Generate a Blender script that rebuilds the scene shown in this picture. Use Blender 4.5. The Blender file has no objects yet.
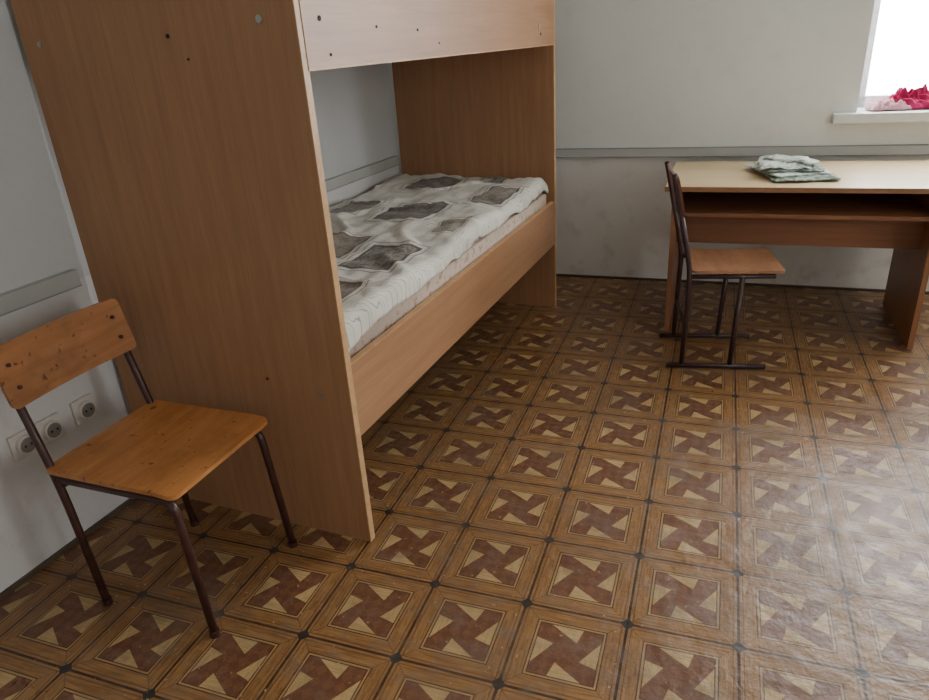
import bpy, bmesh, math, random
from mathutils import Vector, Matrix, noise
random.seed(4)
S=bpy.context.scene
COL=S.collection
A3=math.radians(3.2)

# ------------------------------------------------------------------ node helper
class NT:
    def __init__(s,name,rough=.5,spec=.5):
        s.m=bpy.data.materials.new(name); s.m.use_nodes=True
        s.t=s.m.node_tree; s.b=s.t.nodes['Principled BSDF']
        s.b.inputs['Roughness'].default_value=rough
        s.b.inputs['Specular IOR Level'].default_value=spec
    def n(s,t,**k):
        x=s.t.nodes.new(t)
        for a,v in k.items(): setattr(x,a,v)
        return x
    def set(s,sock,v):
        if hasattr(v,'is_output') or isinstance(v,bpy.types.NodeSocket): s.t.links.new(v,sock)
        elif isinstance(v,(tuple,list)) and len(v)==3 and sock.type=='RGBA': sock.default_value=(*v,1)
        else: sock.default_value=v
    def M(s,op,a,b=0.,c=None,clamp=False):
        x=s.n('ShaderNodeMath',operation=op); x.use_clamp=clamp
        s.set(x.inputs[0],a); s.set(x.inputs[1],b)
        if c is not None: s.set(x.inputs[2],c)
        return x.outputs[0]
    def mix(s,f,a,b,mode='MIX'):
        x=s.n('ShaderNodeMix',data_type='RGBA',blend_type=mode)
        s.set(x.inputs[0],f); s.set(x.inputs[6],a); s.set(x.inputs[7],b)
        return x.outputs[2]
    def co(s,kind='Object'): return s.n('ShaderNodeTexCoord').outputs[kind]
    def geo(s): return s.n('ShaderNodeNewGeometry').outputs['Position']
    def mapv(s,v,scale=(1,1,1),loc=(0,0,0),rot=(0,0,0)):
        x=s.n('ShaderNodeMapping'); s.set(x.inputs[0],v)
        x.inputs['Scale'].default_value=scale; x.inputs['Location'].default_value=loc; x.inputs['Rotation'].default_value=rot
        return x.outputs[0]
    def noise(s,v,scale=5,detail=4,rough=.5,dist=0):
        x=s.n('ShaderNodeTexNoise'); s.set(x.inputs['Vector'],v)
        x.inputs['Scale'].default_value=scale; x.inputs['Detail'].default_value=detail
        x.inputs['Roughness'].default_value=rough; x.inputs['Distortion'].default_value=dist
        return x.outputs[0]
    def rng(s,v,a,b,c,d):
        x=s.n('ShaderNodeMapRange'); s.set(x.inputs[0],v)
        for i,q in enumerate((a,b,c,d)): x.inputs[i+1].default_value=q
        return x.outputs[0]
    def bump(s,h,strength=.2,dist=.01):
        x=s.n('ShaderNodeBump'); x.inputs['Strength'].default_value=strength; x.inputs['Distance'].default_value=dist
        s.set(x.inputs['Height'],h); s.t.links.new(x.outputs[0],s.b.inputs['Normal'])
    def base(s,c): s.set(s.b.inputs['Base Color'],c)
    def sepv(s,v):
        x=s.n('ShaderNodeSeparateXYZ'); s.set(x.inputs[0],v); return x.outputs

def srgb(r,g,b):
    f=lambda c:(c/255/12.92) if c/255<=.04045 else ((c/255+.055)/1.055)**2.4
    return (f(r),f(g),f(b))

def plain(name,c,rough=.5,spec=.5,metal=0,var=.12,scale=30):
    t=NT(name,rough,spec); t.b.inputs['Metallic'].default_value=metal
    nz=t.noise(t.co(),scale,3)
    t.base(t.mix(t.rng(nz,.3,.7,0,1),tuple(v*(1-var) for v in c),tuple(min(1,v*(1+var)) for v in c)))
    return t.m

def wood(name,c1,c2,axis='z',rough=.42,fine=1.0,spec=.4):
    """veneer with grain running along axis"""
    t=NT(name,rough,spec); v=t.co()
    sc={'z':(26,26,1.4),'y':(26,1.4,26),'x':(1.4,26,26)}[axis]
    a=t.noise(t.mapv(v,tuple(k*fine for k in sc)),1.6,6,.6,.3)
    sc2={'z':(130,130,4),'y':(130,4,130),'x':(4,130,130)}[axis]
    b=t.noise(t.mapv(v,sc2),2.2,3,.6)
    cl=t.noise(v,1.7,3)
    col=t.mix(t.rng(a,.3,.7,0,1),c1,c2)
    col=t.mix(t.rng(b,.5,.72,0,.3),col,tuple(k*.68 for k in c1))
    col=t.mix(t.rng(cl,.35,.65,0,.25),col,tuple(k*.82 for k in c1))
    t.base(col); t.bump(b,.05,.002)
    return t.m

beech1,beech2=srgb(156,114,82),srgb(175,132,96)
M_bedpan=wood('beech_laminate_vertical',beech1,beech2,'z')
M_bedrail=wood('beech_laminate_rail',beech1,beech2,'y')
M_edge=plain('edge_banding',srgb(190,150,106),.45)
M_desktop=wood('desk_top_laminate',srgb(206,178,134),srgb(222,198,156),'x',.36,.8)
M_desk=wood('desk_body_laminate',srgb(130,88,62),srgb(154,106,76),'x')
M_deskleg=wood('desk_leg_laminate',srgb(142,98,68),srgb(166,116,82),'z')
def ply(name,c1,c2,axis):
    t=NT(name,.28,.5); v=t.co()
    sc={'x':(1.5,14,14),'y':(14,1.5,14)}[axis]
    a=t.noise(t.mapv(v,sc),2.0,5,.6,.8)
    w=t.noise(v,6,4,.6)
    s=t.noise(v,38,2,.5)
    col=t.mix(t.rng(a,.32,.68,0,1),c1,c2)
    col=t.mix(t.rng(w,.5,.75,0,.55),col,tuple(k*.5 for k in c1))
    col=t.mix(t.rng(s,.66,.72,0,.7),col,srgb(50,28,14))
    t.base(col)
    t.set(t.b.inputs['Roughness'],t.rng(w,.3,.7,.28,.5))
    t.b.inputs['Coat Weight'].default_value=.2; t.b.inputs['Coat Roughness'].default_value=.25
    return t.m
M_ply=ply('varnished_plywood',srgb(172,108,56),srgb(198,136,78),'y')
M_ply2=ply('varnished_plywood_dull',srgb(152,104,74),srgb(178,132,98),'y')
M_plyb=ply('varnished_plywood_back',srgb(150,100,60),srgb(178,124,80),'y')
M_plydark=ply('dark_plywood',srgb(96,54,42),srgb(118,70,54),'y')
M_tube=plain('brown_painted_steel',srgb(66,38,32),.38,.5,0,.25)
M_tubeb=plain('dark_painted_steel',srgb(64,44,44),.35,.5,0,.2)
M_screw=plain('zinc_screw',srgb(170,170,168),.3,.5,.8)
M_hole=plain('dark_hole',srgb(28,22,18),.8)
M_plast=plain('socket_plastic',srgb(198,192,182),.4)
M_trunk=plain('cable_trunking_grey',srgb(190,193,188),.45,.4,0,.05,6)
M_trunkl=plain('cable_trunking_shaded',srgb(166,168,162),.45,.4,0,.06,6)  # trunking grey darkened: shade on the left wall put into the colour
M_trunkd=plain('cable_trunking_painted_shadow',srgb(140,142,139),.5,.4,0,.05,6)  # shadow along the trunking edges, painted as thin darker strips
M_skirt=plain('base_strip_dark',srgb(84,70,58),.5,.4,0,.3,12)  # thin dark strip along the foot of the walls
M_winfr=plain('white_window_frame',srgb(225,228,230),.35)
M_sill=plain('white_sill',srgb(222,224,222),.4,.4,0,.05)

# wall paint
def wallmat(name,cu,cl,zs):
    t=NT(name,.62,.3); v=t.geo(); z=t.sepv(v)[2]
    big=t.noise(v,1.3,4,.55); sm=t.noise(v,9,5,.6); spk=t.noise(v,60,3,.6)
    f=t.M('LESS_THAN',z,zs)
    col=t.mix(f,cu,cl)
    col=t.mix(t.rng(big,.4,.7,0,.12),col,srgb(164,168,164))
    st=t.M('MULTIPLY',t.rng(sm,.54,.7,0,.35),t.rng(z,.0,.9,1,.2))
    col=t.mix(st,col,srgb(172,156,140))
    t.base(col)
    h=t.M('ADD',t.M('MULTIPLY',sm,1.),t.M('MULTIPLY',spk,.25))
    t.bump(h,.25,.01)
    return t.m
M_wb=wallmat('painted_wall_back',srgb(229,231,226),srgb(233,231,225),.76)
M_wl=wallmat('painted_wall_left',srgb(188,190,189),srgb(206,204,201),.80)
M_ceil=wallmat('ceiling_paint',srgb(228,228,224),srgb(228,228,224),-1)

# linoleum -----------------------------------------------------------
def floor_mat():
    t=NT('patterned_linoleum',.3,.5); P=t.geo(); x,y,_=t.sepv(P)
    T=.2685; ax,ay=-.482,1.622
    c,s=math.cos(A3),math.sin(A3)
    dx=t.M('SUBTRACT',x,ax); dy=t.M('SUBTRACT',y,ay)
    u=t.M('DIVIDE',t.M('ADD',t.M('MULTIPLY',dx,c),t.M('MULTIPLY',dy,s)),T)
    v=t.M('DIVIDE',t.M('SUBTRACT',t.M('MULTIPLY',dy,c),t.M('MULTIPLY',dx,s)),T)
    fu=t.M('SUBTRACT',t.M('FRACT',u),.5); fv=t.M('SUBTRACT',t.M('FRACT',v),.5)
    au=t.M('ABSOLUTE',fu); av=t.M('ABSOLUTE',fv)
    p=t.M('MAXIMUM',au,av)
    vert=t.M('GREATER_THAN',av,au)
    su=t.M('SIGN',fu); sv=t.M('SIGN',fv)
    q1=t.M('MULTIPLY',t.M('MULTIPLY',fu,sv),-1.); q2=t.M('MULTIPLY',fv,su)
    q=t.M('ADD',t.M('MULTIPLY',q1,vert),t.M('MULTIPLY',q2,t.M('SUBTRACT',1.,vert)))
    cmb=t.n('ShaderNodeCombineXYZ'); t.set(cmb.inputs[0],u); t.set(cmb.inputs[1],v); UV=cmb.outputs[0]
    cg=t.n('ShaderNodeCombineXYZ'); t.set(cg.inputs[0],t.M('MULTIPLY',q,2.)); t.set(cg.inputs[1],t.M('MULTIPLY',p,34.)); t.set(cg.inputs[2],t.M('FLOOR',t.M('ADD',u,t.M('MULTIPLY',v,7.))))
    g=t.noise(cg.outputs[0],1.4,3,.6)
    border=t.mix(t.rng(g,.35,.65,0,1),srgb(130,91,52),srgb(162,121,75))
    # diagonal parquet strips in the centre
    rot=t.mapv(UV,(11,11,11),rot=(0,0,math.radians(45)))
    br=t.n('ShaderNodeTexChecker'); t.set(br.inputs[0],rot); br.inputs['Scale'].default_value=1.
    br.inputs['Color1'].default_value=(*srgb(114,74,51),1); br.inputs['Color2'].default_value=(*srgb(126,84,58),1)
    g2=t.noise(t.mapv(UV,(60,14,1)),1,3,.6)
    centre=t.mix(t.rng(g2,.4,.7,0,.5),br.outputs[0],srgb(96,62,43))
    # pinwheel of right-angled light triangles pointing inwards
    Cq,Cp,Aq,Bq=-.075,.135,.185,-.115
    l1=t.M('SUBTRACT',p,t.M('ADD',t.M('MULTIPLY',t.M('SUBTRACT',q,Cq),(.295-Cp)/(Bq-Cq)),Cp))
    l2=t.M('SUBTRACT',p,t.M('ADD',t.M('MULTIPLY',t.M('SUBTRACT',q,Cq),(.295-Cp)/(Aq-Cq)),Cp))
    tri=t.M('MULTIPLY',t.M('GREATER_THAN',l1,0.),t.M('GREATER_THAN',l2,0.))
    yel=t.mix(t.rng(g,.35,.65,0,1),srgb(174,143,96),srgb(196,167,116))
    inner=t.mix(tri,centre,yel)
    col=t.mix(t.M('LESS_THAN',p,.305),border,inner)
    ln=t.M('LESS_THAN',t.M('ABSOLUTE',t.M('SUBTRACT',p,.318)),.006)
    col=t.mix(ln,col,srgb(172,142,96))
    ln=t.M('LESS_THAN',t.M('ABSOLUTE',t.M('SUBTRACT',p,.332)),.0055)
    col=t.mix(ln,col,srgb(76,52,34))
    ln=t.M('LESS_THAN',t.M('ABSOLUTE',t.M('SUBTRACT',p,.300)),.004)
    col=t.mix(ln,col,srgb(70,44,30))
    ln=t.M('GREATER_THAN',p,.487); col=t.mix(ln,col,srgb(64,44,32))
    ln=t.M('LESS_THAN',t.M('ABSOLUTE',t.M('SUBTRACT',p,.455)),.005); col=t.mix(ln,col,srgb(108,74,44))
    ml=t.M('MULTIPLY',t.M('LESS_THAN',t.M('ABSOLUTE',t.M('SUBTRACT',au,av)),.005),t.M('GREATER_THAN',p,.33))
    col=t.mix(t.M('MULTIPLY',ml,.6),col,srgb(80,54,34))
    dia=t.M('GREATER_THAN',t.M('ADD',au,av),.925)
    col=t.mix(dia,col,srgb(56,50,48))
    sd=t.M('ABSOLUTE',t.M('SUBTRACT',u,1.0)); seam=t.M('LESS_THAN',sd,.012)
    col=t.mix(t.M('MULTIPLY',seam,.8),col,srgb(30,24,20))
    w1=t.noise(P,1.6,5,.6); w2=t.noise(P,14,5,.65); sp=t.noise(P,70,2,.5); w3=t.noise(P,3.2,6,.7)
    col=t.mix(t.rng(w1,.4,.75,0,.4),col,srgb(66,48,36))
    col=t.mix(t.rng(w2,.50,.75,0,.55),col,srgb(118,102,88))
    col=t.mix(t.rng(w3,.50,.72,0,.4),col,srgb(122,106,92))
    col=t.mix(t.rng(sp,.70,.74,0,.7),col,srgb(180,165,140))
    t.base(col)
    r=t.M('ADD',t.rng(w1,.3,.7,.30,.42),t.rng(w2,.35,.7,-.05,.18))
    t.set(t.b.inputs['Roughness'],r)
    h=t.M('ADD',t.M('MULTIPLY',t.noise(P,5,3,.5),1.6),t.M('ADD',t.M('MULTIPLY',w2,1.0),t.M('MULTIPLY',seam,-.3)))
    t.bump(h,.42,.012)
    return t.m
M_floor=floor_mat()

# ------------------------------------------------------------------ mesh helpers
def link(o,parent=None,mats=None):
    COL.objects.link(o)
    if parent: o.parent=parent
    if mats:
        for m in (mats if isinstance(mats,(list,tuple)) else [mats]): o.data.materials.append(m)
    return o
def empty(name,loc=(0,0,0),rz=0):
    e=bpy.data.objects.new(name,None); e.empty_display_size=.1; COL.objects.link(e)
    e.location=loc; e.rotation_euler=(0,0,rz); return e
def from_bm(name,bm,parent=None,mats=None,smooth=False):
    me=bpy.data.meshes.new(name); bm.normal_update(); bm.to_mesh(me); bm.free()
    if smooth:
        for p in me.polygons: p.use_smooth=True
    return link(bpy.data.objects.new(name,me),parent,mats)
def addbox(bm,lo,hi,mi=0):
    vs=[bm.verts.new((x,y,z)) for x in (lo[0],hi[0]) for y in (lo[1],hi[1]) for z in (lo[2],hi[2])]
    for f in ((0,1,3,2),(4,6,7,5),(0,4,5,1),(2,3,7,6),(0,2,6,4),(1,5,7,3)):
        bm.faces.new([vs[i] for i in f]).material_index=mi
def box(name,lo,hi,mat,parent=None,bev=.0,seg=2):
    bm=bmesh.new(); addbox(bm,lo,hi)
    bmesh.ops.recalc_face_normals(bm,faces=bm.faces)
    if bev: bmesh.ops.bevel(bm,geom=bm.edges[:],offset=bev,segments=seg,affect='EDGES',profile=.5)
    return from_bm(name,bm,parent,mat)
def boxes(name,lst,mats,parent=None):
    bm=bmesh.new()
    for lo,hi,*mi in lst: addbox(bm,lo,hi,mi[0] if mi else 0)
    bmesh.ops.recalc_face_normals(bm,faces=bm.faces)
    return from_bm(name,bm,parent,mats)
def cyl(name,p,axis,r,h,mat,parent=None,seg=20,r2=None):
    bm=bmesh.new()
    bmesh.ops.create_cone(bm,cap_ends=True,segments=seg,radius1=r,radius2=r if r2 is None else r2,depth=h)
    rot=Vector((0,0,1)).rotation_difference(Vector(axis)).to_matrix().to_4x4()
    bmesh.ops.transform(bm,matrix=Matrix.Translation(p)@rot,verts=bm.verts)
    return from_bm(name,bm,parent,mat)
def fillet(pts,r,n=6):
    pts=[Vector(p) for p in pts]; out=[pts[0]]
    for i in range(1,len(pts)-1):
        a,b,c=pts[i-1],pts[i],pts[i+1]
        d1=(a-b); d2=(c-b); k=min(r,d1.length*.45,d2.length*.45)
        s=b+d1.normalized()*k; e=b+d2.normalized()*k
        for j in range(n+1):
            q=j/n; out.append((1-q)**2*s+2*q*(1-q)*b+q*q*e)
    out.append(pts[-1]); return out
def tube(name,pts,r,mat,parent=None,fil=.04,seg=12):
    P=fillet(pts,fil) if fil else [Vector(p) for p in pts]
    bm=bmesh.new(); rings=[]; up=None
    for i,p in enumerate(P):
        d=(P[min(i+1,len(P)-1)]-P[max(i-1,0)]).normalized()
        if up is None:
            up=d.orthogonal().normalized()
        up=(up-d*up.dot(d)).normalized(); sd=d.cross(up)
        rings.append([bm.verts.new(p+(up*math.cos(a)+sd*math.sin(a))*r) for a in [2*math.pi*k/seg for k in range(seg)]])
    for a,b in zip(rings,rings[1:]):
        for k in range(seg): bm.faces.new((a[k],a[(k+1)%seg],b[(k+1)%seg],b[k]))
    bm.faces.new(rings[0][::-1]); bm.faces.new(rings[-1])
    bmesh.ops.recalc_face_normals(bm,faces=bm.faces)
    return from_bm(name,bm,parent,mat,True)
def board(name,w,d,th,fn,mat,parent=None,r=.03,N=30):
    """rounded rectangular board in local (a,b) mapped to 3d by fn(a,b,c) c=thickness offset"""
    bm=bmesh.new()
    def rr(a,b):
        cx,cy=w/2-r,d/2-r
        if abs(a)>cx and abs(b)>cy:
            ox,oy=(abs(a)-cx)/r,(abs(b)-cy)/r
            m=max(ox,oy); l=math.hypot(ox,oy)
            k=m/l if l>0 else 1
            a=math.copysign(cx+ox*k*r,a); b=math.copysign(cy+oy*k*r,b)
        return a,b
    def ax(W):
        c=W/2-r; L=[-W/2+r*i/5 for i in range(5)]
        L+=[-c+2*c*i/(N-10) for i in range(N-9)]
        L+=[c+r*(i+1)/5 for i in range(5)]; return L
    A,B=ax(w),ax(d); top={};bot={}
    for i,a in enumerate(A):
        for j,b in enumerate(B):
            x,y=rr(a,b); top[i,j]=bm.verts.new(fn(x,y,th/2)); bot[i,j]=bm.verts.new(fn(x,y,-th/2))
    n,m=len(A)-1,len(B)-1
    for i in range(n):
        for j in range(m):
            bm.faces.new((top[i,j],top[i+1,j],top[i+1,j+1],top[i,j+1]))
            bm.faces.new((bot[i,j],bot[i,j+1],bot[i+1,j+1],bot[i+1,j]))
    for i in range(n):
        bm.faces.new((top[i,0],bot[i,0],bot[i+1,0],top[i+1,0])); bm.faces.new((top[i,m],top[i+1,m],bot[i+1,m],bot[i,m]))
    for j in range(m):
        bm.faces.new((top[0,j],top[0,j+1],bot[0,j+1],bot[0,j])); bm.faces.new((top[n,j],bot[n,j],bot[n,j+1],top[n,j+1]))
    bmesh.ops.recalc_face_normals(bm,faces=bm.faces)
    o=from_bm(name,bm,parent,mat,True)
    md=o.modifiers.new('es','EDGE_SPLIT'); md.split_angle=math.radians(50)
    return o

# ------------------------------------------------------------------ room shell
XL,XR,YF,ZC=-1.92,3.3,-2.2,2.75
YB=4.16; WT=.34
OX0,OX1,OZ0,OZ1=.41,2.15,.95,2.5
box('floor',(XL-.2,YF-.2,-.1),(XR+.2,5.2,0),M_floor)
box('ceiling',(XL-.2,YF-.2,ZC),(XR+.2,5.2,ZC+.1),M_ceil)
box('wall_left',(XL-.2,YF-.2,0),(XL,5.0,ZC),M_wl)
wb=boxes('wall_back',[((-2.6,0,0),(OX0,WT,ZC)),((OX1,0,0),(3.9,WT,ZC)),((OX0,0,0),(OX1,WT,OZ0-.03)),((OX0,0,OZ1),(OX1,WT,ZC))],M_wb)
wb.location=(0,YB,0); wb.rotation_euler=(0,0,A3)
wy0,wy1=.05,.80
boxes('wall_right',[((XR,YF-.2,0),(XR+.3,wy0,ZC)),((XR,wy1,0),(XR+.3,4.9,ZC)),((XR,wy0,0),(XR+.3,wy1,.95)),((XR,wy0,2.5),(XR+.3,wy1,ZC))],M_wb)
box('wall_front',(XL-.2,YF-.2,0),(XR+.3,YF,ZC),M_wb)

def window(name,loc,rz,x0,x1):
    e=empty(name,loc,rz); y0=.20;y1=.27
    fr=.06
    L=[((x0,y0,OZ0),(x0+fr,y1,OZ1)),((x1-fr,y0,OZ0),(x1,y1,OZ1)),((x0,y0,OZ0),(x1,y1,OZ0+fr)),((x0,y0,OZ1-fr),(x1,y1,OZ1)),
       (((x0+x1)/2-.05,y0,OZ0),((x0+x1)/2+.05,y1,OZ1)),((x0,y0,1.95),(x1,y1,2.02))]
    boxes('window_frame',L,M_winfr,e)
    return e
w1=window('window_1',(0,YB,0),A3,OX0,OX1)
box('sill_board',(OX0-.11,-.05,.90),(OX1+.1,.20,.95),M_sill,w1,.006)
w2=window('added_fill_window',(XR,0,0),-math.pi/2,-wy1,-wy0)  # unseen side window, added to light the near chair and end panel
tb=empty('trim_1',(0,YB,0),A3)
boxes('trunking_body',[((-1.9,-.022,.742),(3.2,0,.786))],M_trunk,tb)
boxes('trunking_shadow_strip',[((-1.9,-.024,.738),(3.2,0,.742)),((-1.9,-.024,.786),(3.2,0,.789))],M_trunkd,tb)
tl=empty('trim_2')
boxes('trunking_body',[((XL,-2,.79),(XL+.026,1.40,.838)),((XL,1.50,.79),(XL+.022,3.53,.838)),((XL,3.6,.79),(XL+.022,4.04,.838))],M_trunkl,tl)
boxes('trunking_shadow_strip',[((XL,-2,.786),(XL+.028,1.40,.79)),((XL,1.50,.786),(XL+.024,3.53,.79))],M_trunkd,tl)
bb=box('base_strip_back',(-1.88,-.010,0),(3.2,0,.013),M_skirt); bb.location=(0,YB,0); bb.rotation_euler=(0,0,A3)
box('base_strip_left',(XL,-2.1,0),(XL+.010,4.03,.016),M_skirt)

M_sockin=plain('socket_inner',srgb(120,116,108),.5)
for i,(y,z) in enumerate(((1.085,.402),(1.172,.402),(1.296,.405))):
    e=empty('wall_socket' if i==0 else 'wall_socket.%03d'%i,(XL,y,z))
    box('plate',(0,-.04,-.04),(.012,.04,.04),M_plast,e,.004)
    cyl('ring',(.018,0,0),(1,0,0),.030,.014,M_plast,e,28)
    cyl('recess',(.0256,0,0),(1,0,0),.023,.002,M_sockin,e,28)
    for k in (-1,1): cyl('pin_hole_%d'%(k+2),(.0272,k*.0095,0),(1,0,0),.0035,.002,M_hole,e,10)

# ------------------------------------------------------------------ bunk bed
bed=empty('bunk_bed')
BX0,BX1=-1.895,-1.0; Y0,Y1=1.44,3.57; TH=.024; BT=1.80
for nm,ya in (('end_panel_1',Y0),('end_panel_2',Y1-TH)):
    box(nm,(BX0,ya,0),(BX1-.003,ya+TH,BT),M_bedpan,bed)
    box(nm+'_edge_band',(BX1-.003,ya,0),(BX1,ya+TH,BT),M_edge,bed)
ya,yb=Y0+TH,Y1-TH
box('lower_side_rail',(BX1-.024,ya,.365),(BX1-.003,yb,.595),M_bedrail,bed)
box('lower_rail_top_band',(BX1-.024,ya,.595),(BX1-.003,yb,.598),M_edge,bed)
box('upper_guard_board',(BX1-.020,ya-.004,1.362),(BX1+.002,yb,1.76),M_bedrail,bed)
box('upper_guard_band',(BX1-.020,ya-.004,1.358),(BX1+.002,yb,1.362),M_edge,bed)
box('rear_lower_rail',(BX0,ya,.365),(BX0+.02,yb,.52),M_bedrail,bed)
box('rear_upper_rail',(BX0,ya,1.40),(BX0+.02,yb,1.60),M_bedrail,bed)
box('lower_base_board',(BX0+.02,ya,.455),(BX1-.024,yb,.470),M_bedrail,bed)
box('upper_base_board',(BX0+.02,ya,1.425),(BX1-.020,yb,1.440),M_bedrail,bed)
for k in range(2):
    box('upper_cleat_%d'%(k+1),(BX0+.02,(ya,yb-.025)[k],1.395),(BX1-.03,(ya+.025,yb)[k],1.425),M_bedrail,bed)
def cap(n,x,z,m=M_screw,r=.0075): cyl('screw_cap_%d'%n,(x,Y0-.001,z),(0,1,0),r,.004,m,bed,14)
cap(1,-1.83,1.46);cap(2,-1.10,1.475,r=.009);cap(3,-1.10,.502,r=.008);cap(4,-1.80,.50);cap(5,-1.38,1.455,M_hole,.005);cap(6,-1.33,1.40,M_hole,.003);cap(7,-1.28,.53,M_hole,.004)
for i,(y,z,m,r) in enumerate(((1.53,1.47,M_hole,.006),(1.56,1.39,M_hole,.004),(1.80,1.45,M_hole,.004),(2.05,1.44,M_hole,.004),(3.30,1.44,M_screw,.012),(3.32,1.41,M_hole,.006),(2.2,1.40,M_hole,.003))):
    cyl('board_screw_%d'%i,(BX1+.002,y,z),(1,0,0),r,.004,m,bed,14)

# mattress with blanket
bedd=empty('mattress_with_blanket')
def mattress_mat():
    t=NT('mattress_ticking',.85,.2); v=t.co()
    n=t.noise(v,28,3,.6); z=t.noise(v,90,2)
    col=t.mix(t.rng(n,.54,.64,0,.6),srgb(200,180,164),srgb(148,108,92))
    t.base(col); t.bump(z,.2,.003); return t.m
bm=bmesh.new(); addbox(bm,(BX0+.03,ya+.01,.472),(BX1-.035,yb-.01,.675))
bmesh.ops.recalc_face_normals(bm,faces=bm.faces)
bmesh.ops.bevel(bm,geom=bm.edges[:],offset=.03,segments=4,affect='EDGES')
from_bm('mattress',bm,bedd,mattress_mat(),True)

def blanket_mat():
    t=NT('patterned_blanket',.9,.15); P=t.geo(); x,y,_=t.sepv(P)
    n=t.noise(P,5,3); fine=t.noise(P,150,2); med=t.noise(P,70,4,.7)
    base=t.mix(t.rng(n,.35,.65,0,1),srgb(203,200,188),srgb(221,218,206))
    wv=t.n('ShaderNodeTexWave',wave_type='BANDS',bands_direction='X'); t.set(wv.inputs[0],t.mapv(P,(11,11,0),rot=(0,0,.5)))
    wv.inputs['Scale'].default_value=1.; wv.inputs['Distortion'].default_value=9; wv.inputs['Detail'].default_value=2; wv.inputs['Detail Scale'].default_value=1.2
    st=t.M('MULTIPLY',t.M('LESS_THAN',t.M('ABSOLUTE',t.M('SUBTRACT',wv.outputs[1],.5)),.10),t.M('GREATER_THAN',t.noise(P,3.5,2),.42))
    col=t.mix(t.M('MULTIPLY',st,.6),base,srgb(120,110,96))
    def rect(col,cx,cy,hx,hy,c,rim):
        ddx=t.M('DIVIDE',t.M('ABSOLUTE',t.M('SUBTRACT',x,cx)),hx); ddy=t.M('DIVIDE',t.M('ABSOLUTE',t.M('SUBTRACT',y,cy)),hy)
        m=t.M('MAXIMUM',ddx,ddy)
        f=t.M('LESS_THAN',m,1.)
        tex=t.mix(t.rng(med,.42,.58,0,1),c,rim)
        cc=t.mix(t.M('GREATER_THAN',m,.88),tex,tuple(k*.55 for k in c))
        col=t.mix(t.M('MULTIPLY',f,.93),col,cc)
        o=t.M('LESS_THAN',t.M('ABSOLUTE',t.M('SUBTRACT',m,1.18)),.035)
        return t.mix(t.M('MULTIPLY',o,.6),col,srgb(96,86,76))
    D=srgb(74,68,60); G=srgb(136,128,116); B=srgb(108,96,84)
    for cx,cy,hx,hy,c,r in ((-1.22,2.06,.10,.14,D,G),(-1.49,2.17,.11,.13,B,srgb(140,126,108)),(-1.42,2.72,.12,.16,D,B),(-1.15,3.08,.08,.17,B,G),
        (-1.58,3.30,.12,.11,B,D),(-1.74,2.75,.08,.12,G,B),(-1.20,1.68,.08,.09,G,B),(-1.62,1.72,.10,.12,D,G),(-1.14,2.52,.05,.11,srgb(160,150,134),G),(-1.30,3.42,.07,.06,D,G),(-1.72,2.20,.06,.10,G,D)):
        col=rect(col,cx,cy,hx,hy,c,r)
    t.base(col); t.bump(t.M('ADD',t.M('MULTIPLY',fine,.3),med),.3,.004)
    t.b.inputs['Sheen Weight'].default_value=.15
    return t.m
bm=bmesh.new(); NX,NY=90,190; V={}
xa,xb=BX0+.025,BX1-.0; y_a,y_b=ya+.012,yb-.008
for j in range(NY+1):
    t_=j/NY; y=y_a+(y_b-y_a)*t_
    edge=.012*noise.noise(Vector((0,y*3,7)))+.006*noise.noise(Vector((3,y*11,7)))
    for i in range(NX+1):
        s=i/NX
        L=(xb-.035+edge)-xa; drop=.045+.02*noise.noise(Vector((1,y*4,2)))+.03*max(0,1-t_*6)
        tot=L+drop; d=s*tot
        h=.013*noise.noise(Vector((d*3.2,y*2.2,0)))+.011*noise.noise(Vector((d*8,y*6,3)))+.008*noise.noise(Vector((d*22,y*15,5)))
        ridge=.016*max(0,1-abs(noise.noise(Vector((d*2.5+y*.6,y*2.8,9))))*9)
        zt=.710+.012*t_+h+ridge*.8
        R=.03
        if d<L-R: x=xa+d; z=zt
        else:
            a=(d-(L-R))/R
            if a<math.pi/2: x=xa+L-R+R*math.sin(a); z=zt-R*(1-math.cos(a))
            else: x=xa+L+.006*noise.noise(Vector((y*12,d*9,1))); z=zt-R-(d-(L-R)-R*math.pi/2)
        if t_>.975: z-= (t_-.975)*1.2
        if t_<.02: z-=(.02-t_)*1.2
        V[i,j]=bm.verts.new((x,y,z))
for i in range(NX):
    for j in range(NY): bm.faces.new((V[i,j],V[i+1,j],V[i+1,j+1],V[i,j+1]))
bl=from_bm('blanket',bm,bedd,blanket_mat(),True)
md=bl.modifiers.new('s','SOLIDIFY'); md.thickness=.008; md.offset=1

# ------------------------------------------------------------------ chair (by bed)
ch=empty('school_chair',(-1.435,1.155,0),math.radians(2))
def seatfn(z0):
    def f(a,b,c):
        z=z0+c-.010*math.cos(b*7)*max(0,1-abs(a)/.2)*1.0 - .25*max(0,a-.15)**1.3 +.004
        return (a,b,z)
    return f
board('seat',.425,.395,.012,seatfn(.445),M_ply,ch,.022)
pr=.011
for sgn,nm in ((-1,'near'),(1,'far')):
    y=sgn*.175
    tube('frame_'+nm,[(.215,y*1.06,.006),(.185,y,.415),(-.175,y,.415),(-.20,y,.415)],pr,M_tube,ch,.035)
    tube('rear_post_'+nm,[(-.165,y*1.04,.006),(-.195,y*1.02,.40),(-.275,y*1.0,.775)],pr,M_tube,ch,.10)
    cyl('foot_front_'+nm,(.2155,y*1.06,.009),(0,0,1),.0135,.018,M_tube,ch)
    cyl('foot_rear_'+nm,(-.1645,y*1.04,.009),(0,0,1),.0135,.018,M_tube,ch)
tube('cross_bar_rear',[(-.19,-.175,.395),(-.19,.175,.395)],.009,M_tube,ch,0)
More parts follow.
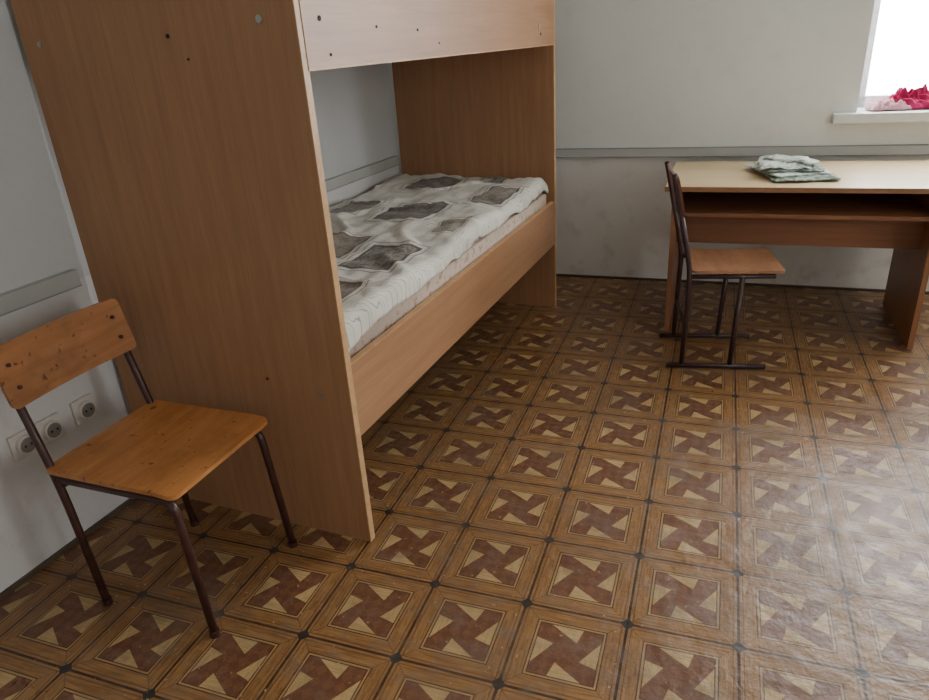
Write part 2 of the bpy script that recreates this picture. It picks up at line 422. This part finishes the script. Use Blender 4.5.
tube('cross_bar_front',[(.15,-.175,.413),(.15,.175,.413)],.009,M_tube,ch,0)
def backfn(z0,x0,tilt=.2,curve=.25):
    def f(a,b,c):
        return (x0-b*tilt+c-curve*(.19**2-a*a)*1.0, a, z0+b)
    return f
board('backrest',.405,.155,.011,backfn(.705,-.246,.21,.35),M_plyb,ch,.016)
for sx in (-.165,.165):
    for z in (.675,.735):
        cyl('rivet_%d_%d'%(sx*1000,z*1000),(-.241-(z-.705)*.21,sx,z),(1,0,.2),.0055,.007,M_tube,ch,12)
for i,(a,b) in enumerate(((.14,-.15),(.14,.15),(-.14,-.15),(-.14,.15))): cyl('seat_rivet_%d'%i,(a,b,.447),(0,0,1),.007,.006,M_tube,ch,12)

# ------------------------------------------------------------------ chair at the desk (sled base)
c2=empty('school_chair.001',(-.085,3.150,0),math.radians(13))
board('seat',.375,.335,.012,seatfn(.445),M_ply2,c2,.025)
for sgn,nm in ((-1,'near'),(1,'far')):
    y=sgn*.155
    tube('skid_'+nm,[(-.27,y*1.1,.014),(.15,y*1.1,.014)],.0115,M_tubeb,c2,0)
    tube('front_leg_'+nm,[(.0,y*1.09,.014),(.02,y,.425)],.0115,M_tubeb,c2,0)
    tube('rear_leg_'+nm,[(-.205,y*1.09,.014),(-.195,y,.42),(-.205,y,.50),(-.285,y*.98,.86)],.0115,M_tubeb,c2,.12)
    tube('seat_rail_'+nm,[(-.198,y,.425),(.15,y,.425)],.010,M_tubeb,c2,0)
tube('cross_bar',[(-.2,-.155,.20),(-.2,.155,.20)],.009,M_tubeb,c2,0)
tube('cross_bar_seat',[(.1,-.155,.427),(.1,.155,.427)],.009,M_tubeb,c2,0)
board('backrest',.335,.18,.011,backfn(.765,-.249,.22,.5),M_plydark,c2,.03)

# ------------------------------------------------------------------ desk
dk=empty('desk',(-.405,3.305,0),math.radians(3.2))
DT=.734
box('desk_top',(0,0,DT-.022),(1.34,.68,DT),M_desktop,dk,.0015,1)
boxes('desk_top_band',[((0,-.003,DT-.022),(1.34,0,DT)),((-.003,0,DT-.022),(0,.68,DT))],plain('desk_edge_band',srgb(150,110,76),.5),dk)
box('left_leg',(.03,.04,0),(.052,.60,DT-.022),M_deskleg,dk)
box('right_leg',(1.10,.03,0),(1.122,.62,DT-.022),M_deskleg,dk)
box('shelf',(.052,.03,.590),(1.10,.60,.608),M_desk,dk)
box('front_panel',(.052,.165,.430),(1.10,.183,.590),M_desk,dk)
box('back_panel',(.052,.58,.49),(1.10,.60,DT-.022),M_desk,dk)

# ------------------------------------------------------------------ cloth heaps
def clothmat(name,c1,c2,sc=6):
    t=NT(name,.85,.2); v=t.co(); n=t.noise(v,sc,3,.5,1.2)
    t.base(t.mix(t.rng(n,.44,.56,0,1),c1,c2)); t.bump(t.noise(v,60,3),.25,.004); return t.m
def sheet(name,parent,w,d,base,amp,seed,mat,rot=0,off=(0,0),N=60):
    bm=bmesh.new(); V={}
    for i in range(N+1):
        for j in range(N+1):
            a=(i/N-.5); b=(j/N-.5)
            r=max(abs(a),abs(b))*2
            wob=1+.22*noise.noise(Vector((math.atan2(b,a)*1.5,seed,0)))
            x=a*w*wob; y=b*d*wob
            hh=abs(noise.noise(Vector((a*4+seed,b*5,seed))))*amp*1.6+abs(noise.noise(Vector((a*10+seed,b*9,seed*2))))*amp*.6
            fall=max(0,1-r**7)
            z=base*fall+hh*(fall*.9+.1)+.004
            xr=x*math.cos(rot)-y*math.sin(rot)+off[0]; yr=x*math.sin(rot)+y*math.cos(rot)+off[1]
            V[i,j]=bm.verts.new((xr,yr,z))
    for i in range(N):
        for j in range(N): bm.faces.new((V[i,j],V[i+1,j],V[i+1,j+1],V[i,j+1]))
    o=from_bm(name,bm,parent,mat,True)
    md=o.modifiers.new('s','SOLIDIFY'); md.thickness=.004; md.offset=-1
    return o
def foldlayer(name,parent,w,d,th,z0,mat,rot,off,seed,amp=.006):
    ca,sa=math.cos(rot),math.sin(rot)
    def f(a,b,c):
        sc=1+.10*noise.noise(Vector((a*6,b*6,seed)))
        rim=max(abs(a)/(w/2),abs(b)/(d/2))
        cc=c*(1-.75*rim**6)
        A=a*sc+.012*noise.noise(Vector((b*9,seed,1))); B=b*sc+.012*noise.noise(Vector((a*9,seed,4)))
        z=z0+cc+amp*(noise.noise(Vector((a*13+seed,b*11,2)))+.6*noise.noise(Vector((a*30,b*26+seed,5))))-.5*amp*rim**3
        return (A*ca-B*sa+off[0],A*sa+B*ca+off[1],max(z,.002))
    return board(name,w,d,th,f,mat,parent,.03,44)
cl=empty('folded_clothes',(.105,3.68,DT+.001),math.radians(8))
Mc1=clothmat('camouflage_cloth_light',srgb(160,172,162),srgb(210,216,208),26)
Mc2=clothmat('camouflage_cloth_pale',srgb(218,222,216),srgb(160,174,162),34)
Mc3=clothmat('camouflage_cloth_dark',srgb(98,114,102),srgb(152,166,152),26)
foldlayer('lower_layer',cl,.29,.42,.016,.012,Mc3,.12,(.02,-.03),1.3,.005)
foldlayer('second_layer',cl,.27,.38,.016,.026,Mc1,.28,(-.005,-.01),4.4,.007)
foldlayer('third_layer',cl,.24,.33,.014,.039,Mc3,.05,(.01,.01),6.1,.008)
foldlayer('top_layer',cl,.23,.31,.014,.052,Mc2,-.12,(-.01,.01),8.8,.010)
foldlayer('sleeve',cl,.10,.27,.014,.066,Mc1,.7,(.01,.0),9.9,.009)
rc=empty('red_clothes',(.72,YB+.13,.952),A3)
Mr=clothmat('magenta_cloth',srgb(150,20,70),srgb(196,50,106),9); Mr2=clothmat('pale_pink_cloth',srgb(200,150,160),srgb(222,190,190),9)
sheet('cloth_a',rc,.40,.14,.022,.045,2.2,Mr,0,(.08,0.02))
sheet('cloth_b',rc,.18,.12,.018,.025,5.2,Mr2,.2,(-.17,-.02))
sheet('cloth_c',rc,.22,.10,.038,.05,8.4,Mr,.1,(-.05,.03))
sheet('cloth_d',rc,.16,.10,.018,.02,9.4,Mr,.3,(.22,-.06))

# ------------------------------------------------------------------ light
W=bpy.data.worlds.new('overcast'); S.world=W; W.use_nodes=True
nt=W.node_tree; bg=nt.nodes['Background']; bg.inputs[0].default_value=(.96,.98,1.0,1); bg.inputs[1].default_value=22.0
def portal(name,loc,rot,sx,sy):
    l=bpy.data.lights.new(name,'AREA'); l.shape='RECTANGLE'; l.size=sx; l.size_y=sy
    o=bpy.data.objects.new(name,l); COL.objects.link(o); o.location=loc; o.rotation_euler=rot
    l.cycles.is_portal=True; return o
cx=(OX0+OX1)/2
R=Matrix.Rotation(A3,3,'Z'); p=R@Vector((cx,WT+.01,(OZ0+OZ1)/2))+Vector((0,YB,0))
portal('window_portal_1',p,(-math.pi/2,0,A3),OX1-OX0,OZ1-OZ0)
portal('fill_window_portal',(XR+.31,(wy0+wy1)/2,1.725),(0,math.pi/2,0),1.55,wy1-wy0)  # portal for the added side window

# ------------------------------------------------------------------ camera
cam=bpy.data.cameras.new('camera'); co=bpy.data.objects.new('camera',cam); COL.objects.link(co)
cam.sensor_fit='HORIZONTAL'; cam.sensor_width=36; cam.lens=36*690/929; cam.clip_start=.05
th=math.atan(308/690.); ro=math.atan(.0655); ph=math.radians(24)
fw=Vector((-math.sin(ph),math.cos(ph),0)); rt=Vector((math.cos(ph),math.sin(ph),0)); up=Vector((0,0,1))
d=fw*math.cos(th)-up*math.sin(th)
dn=-(up*math.cos(th)+fw*math.sin(th))
xi=rt*math.cos(ro)+dn*math.sin(ro)
yi=dn*math.cos(ro)-rt*math.sin(ro)
m=Matrix((xi,-yi,-d)).transposed().to_4x4(); m.translation=(0,0,1.4)
co.matrix_world=m
S.camera=co
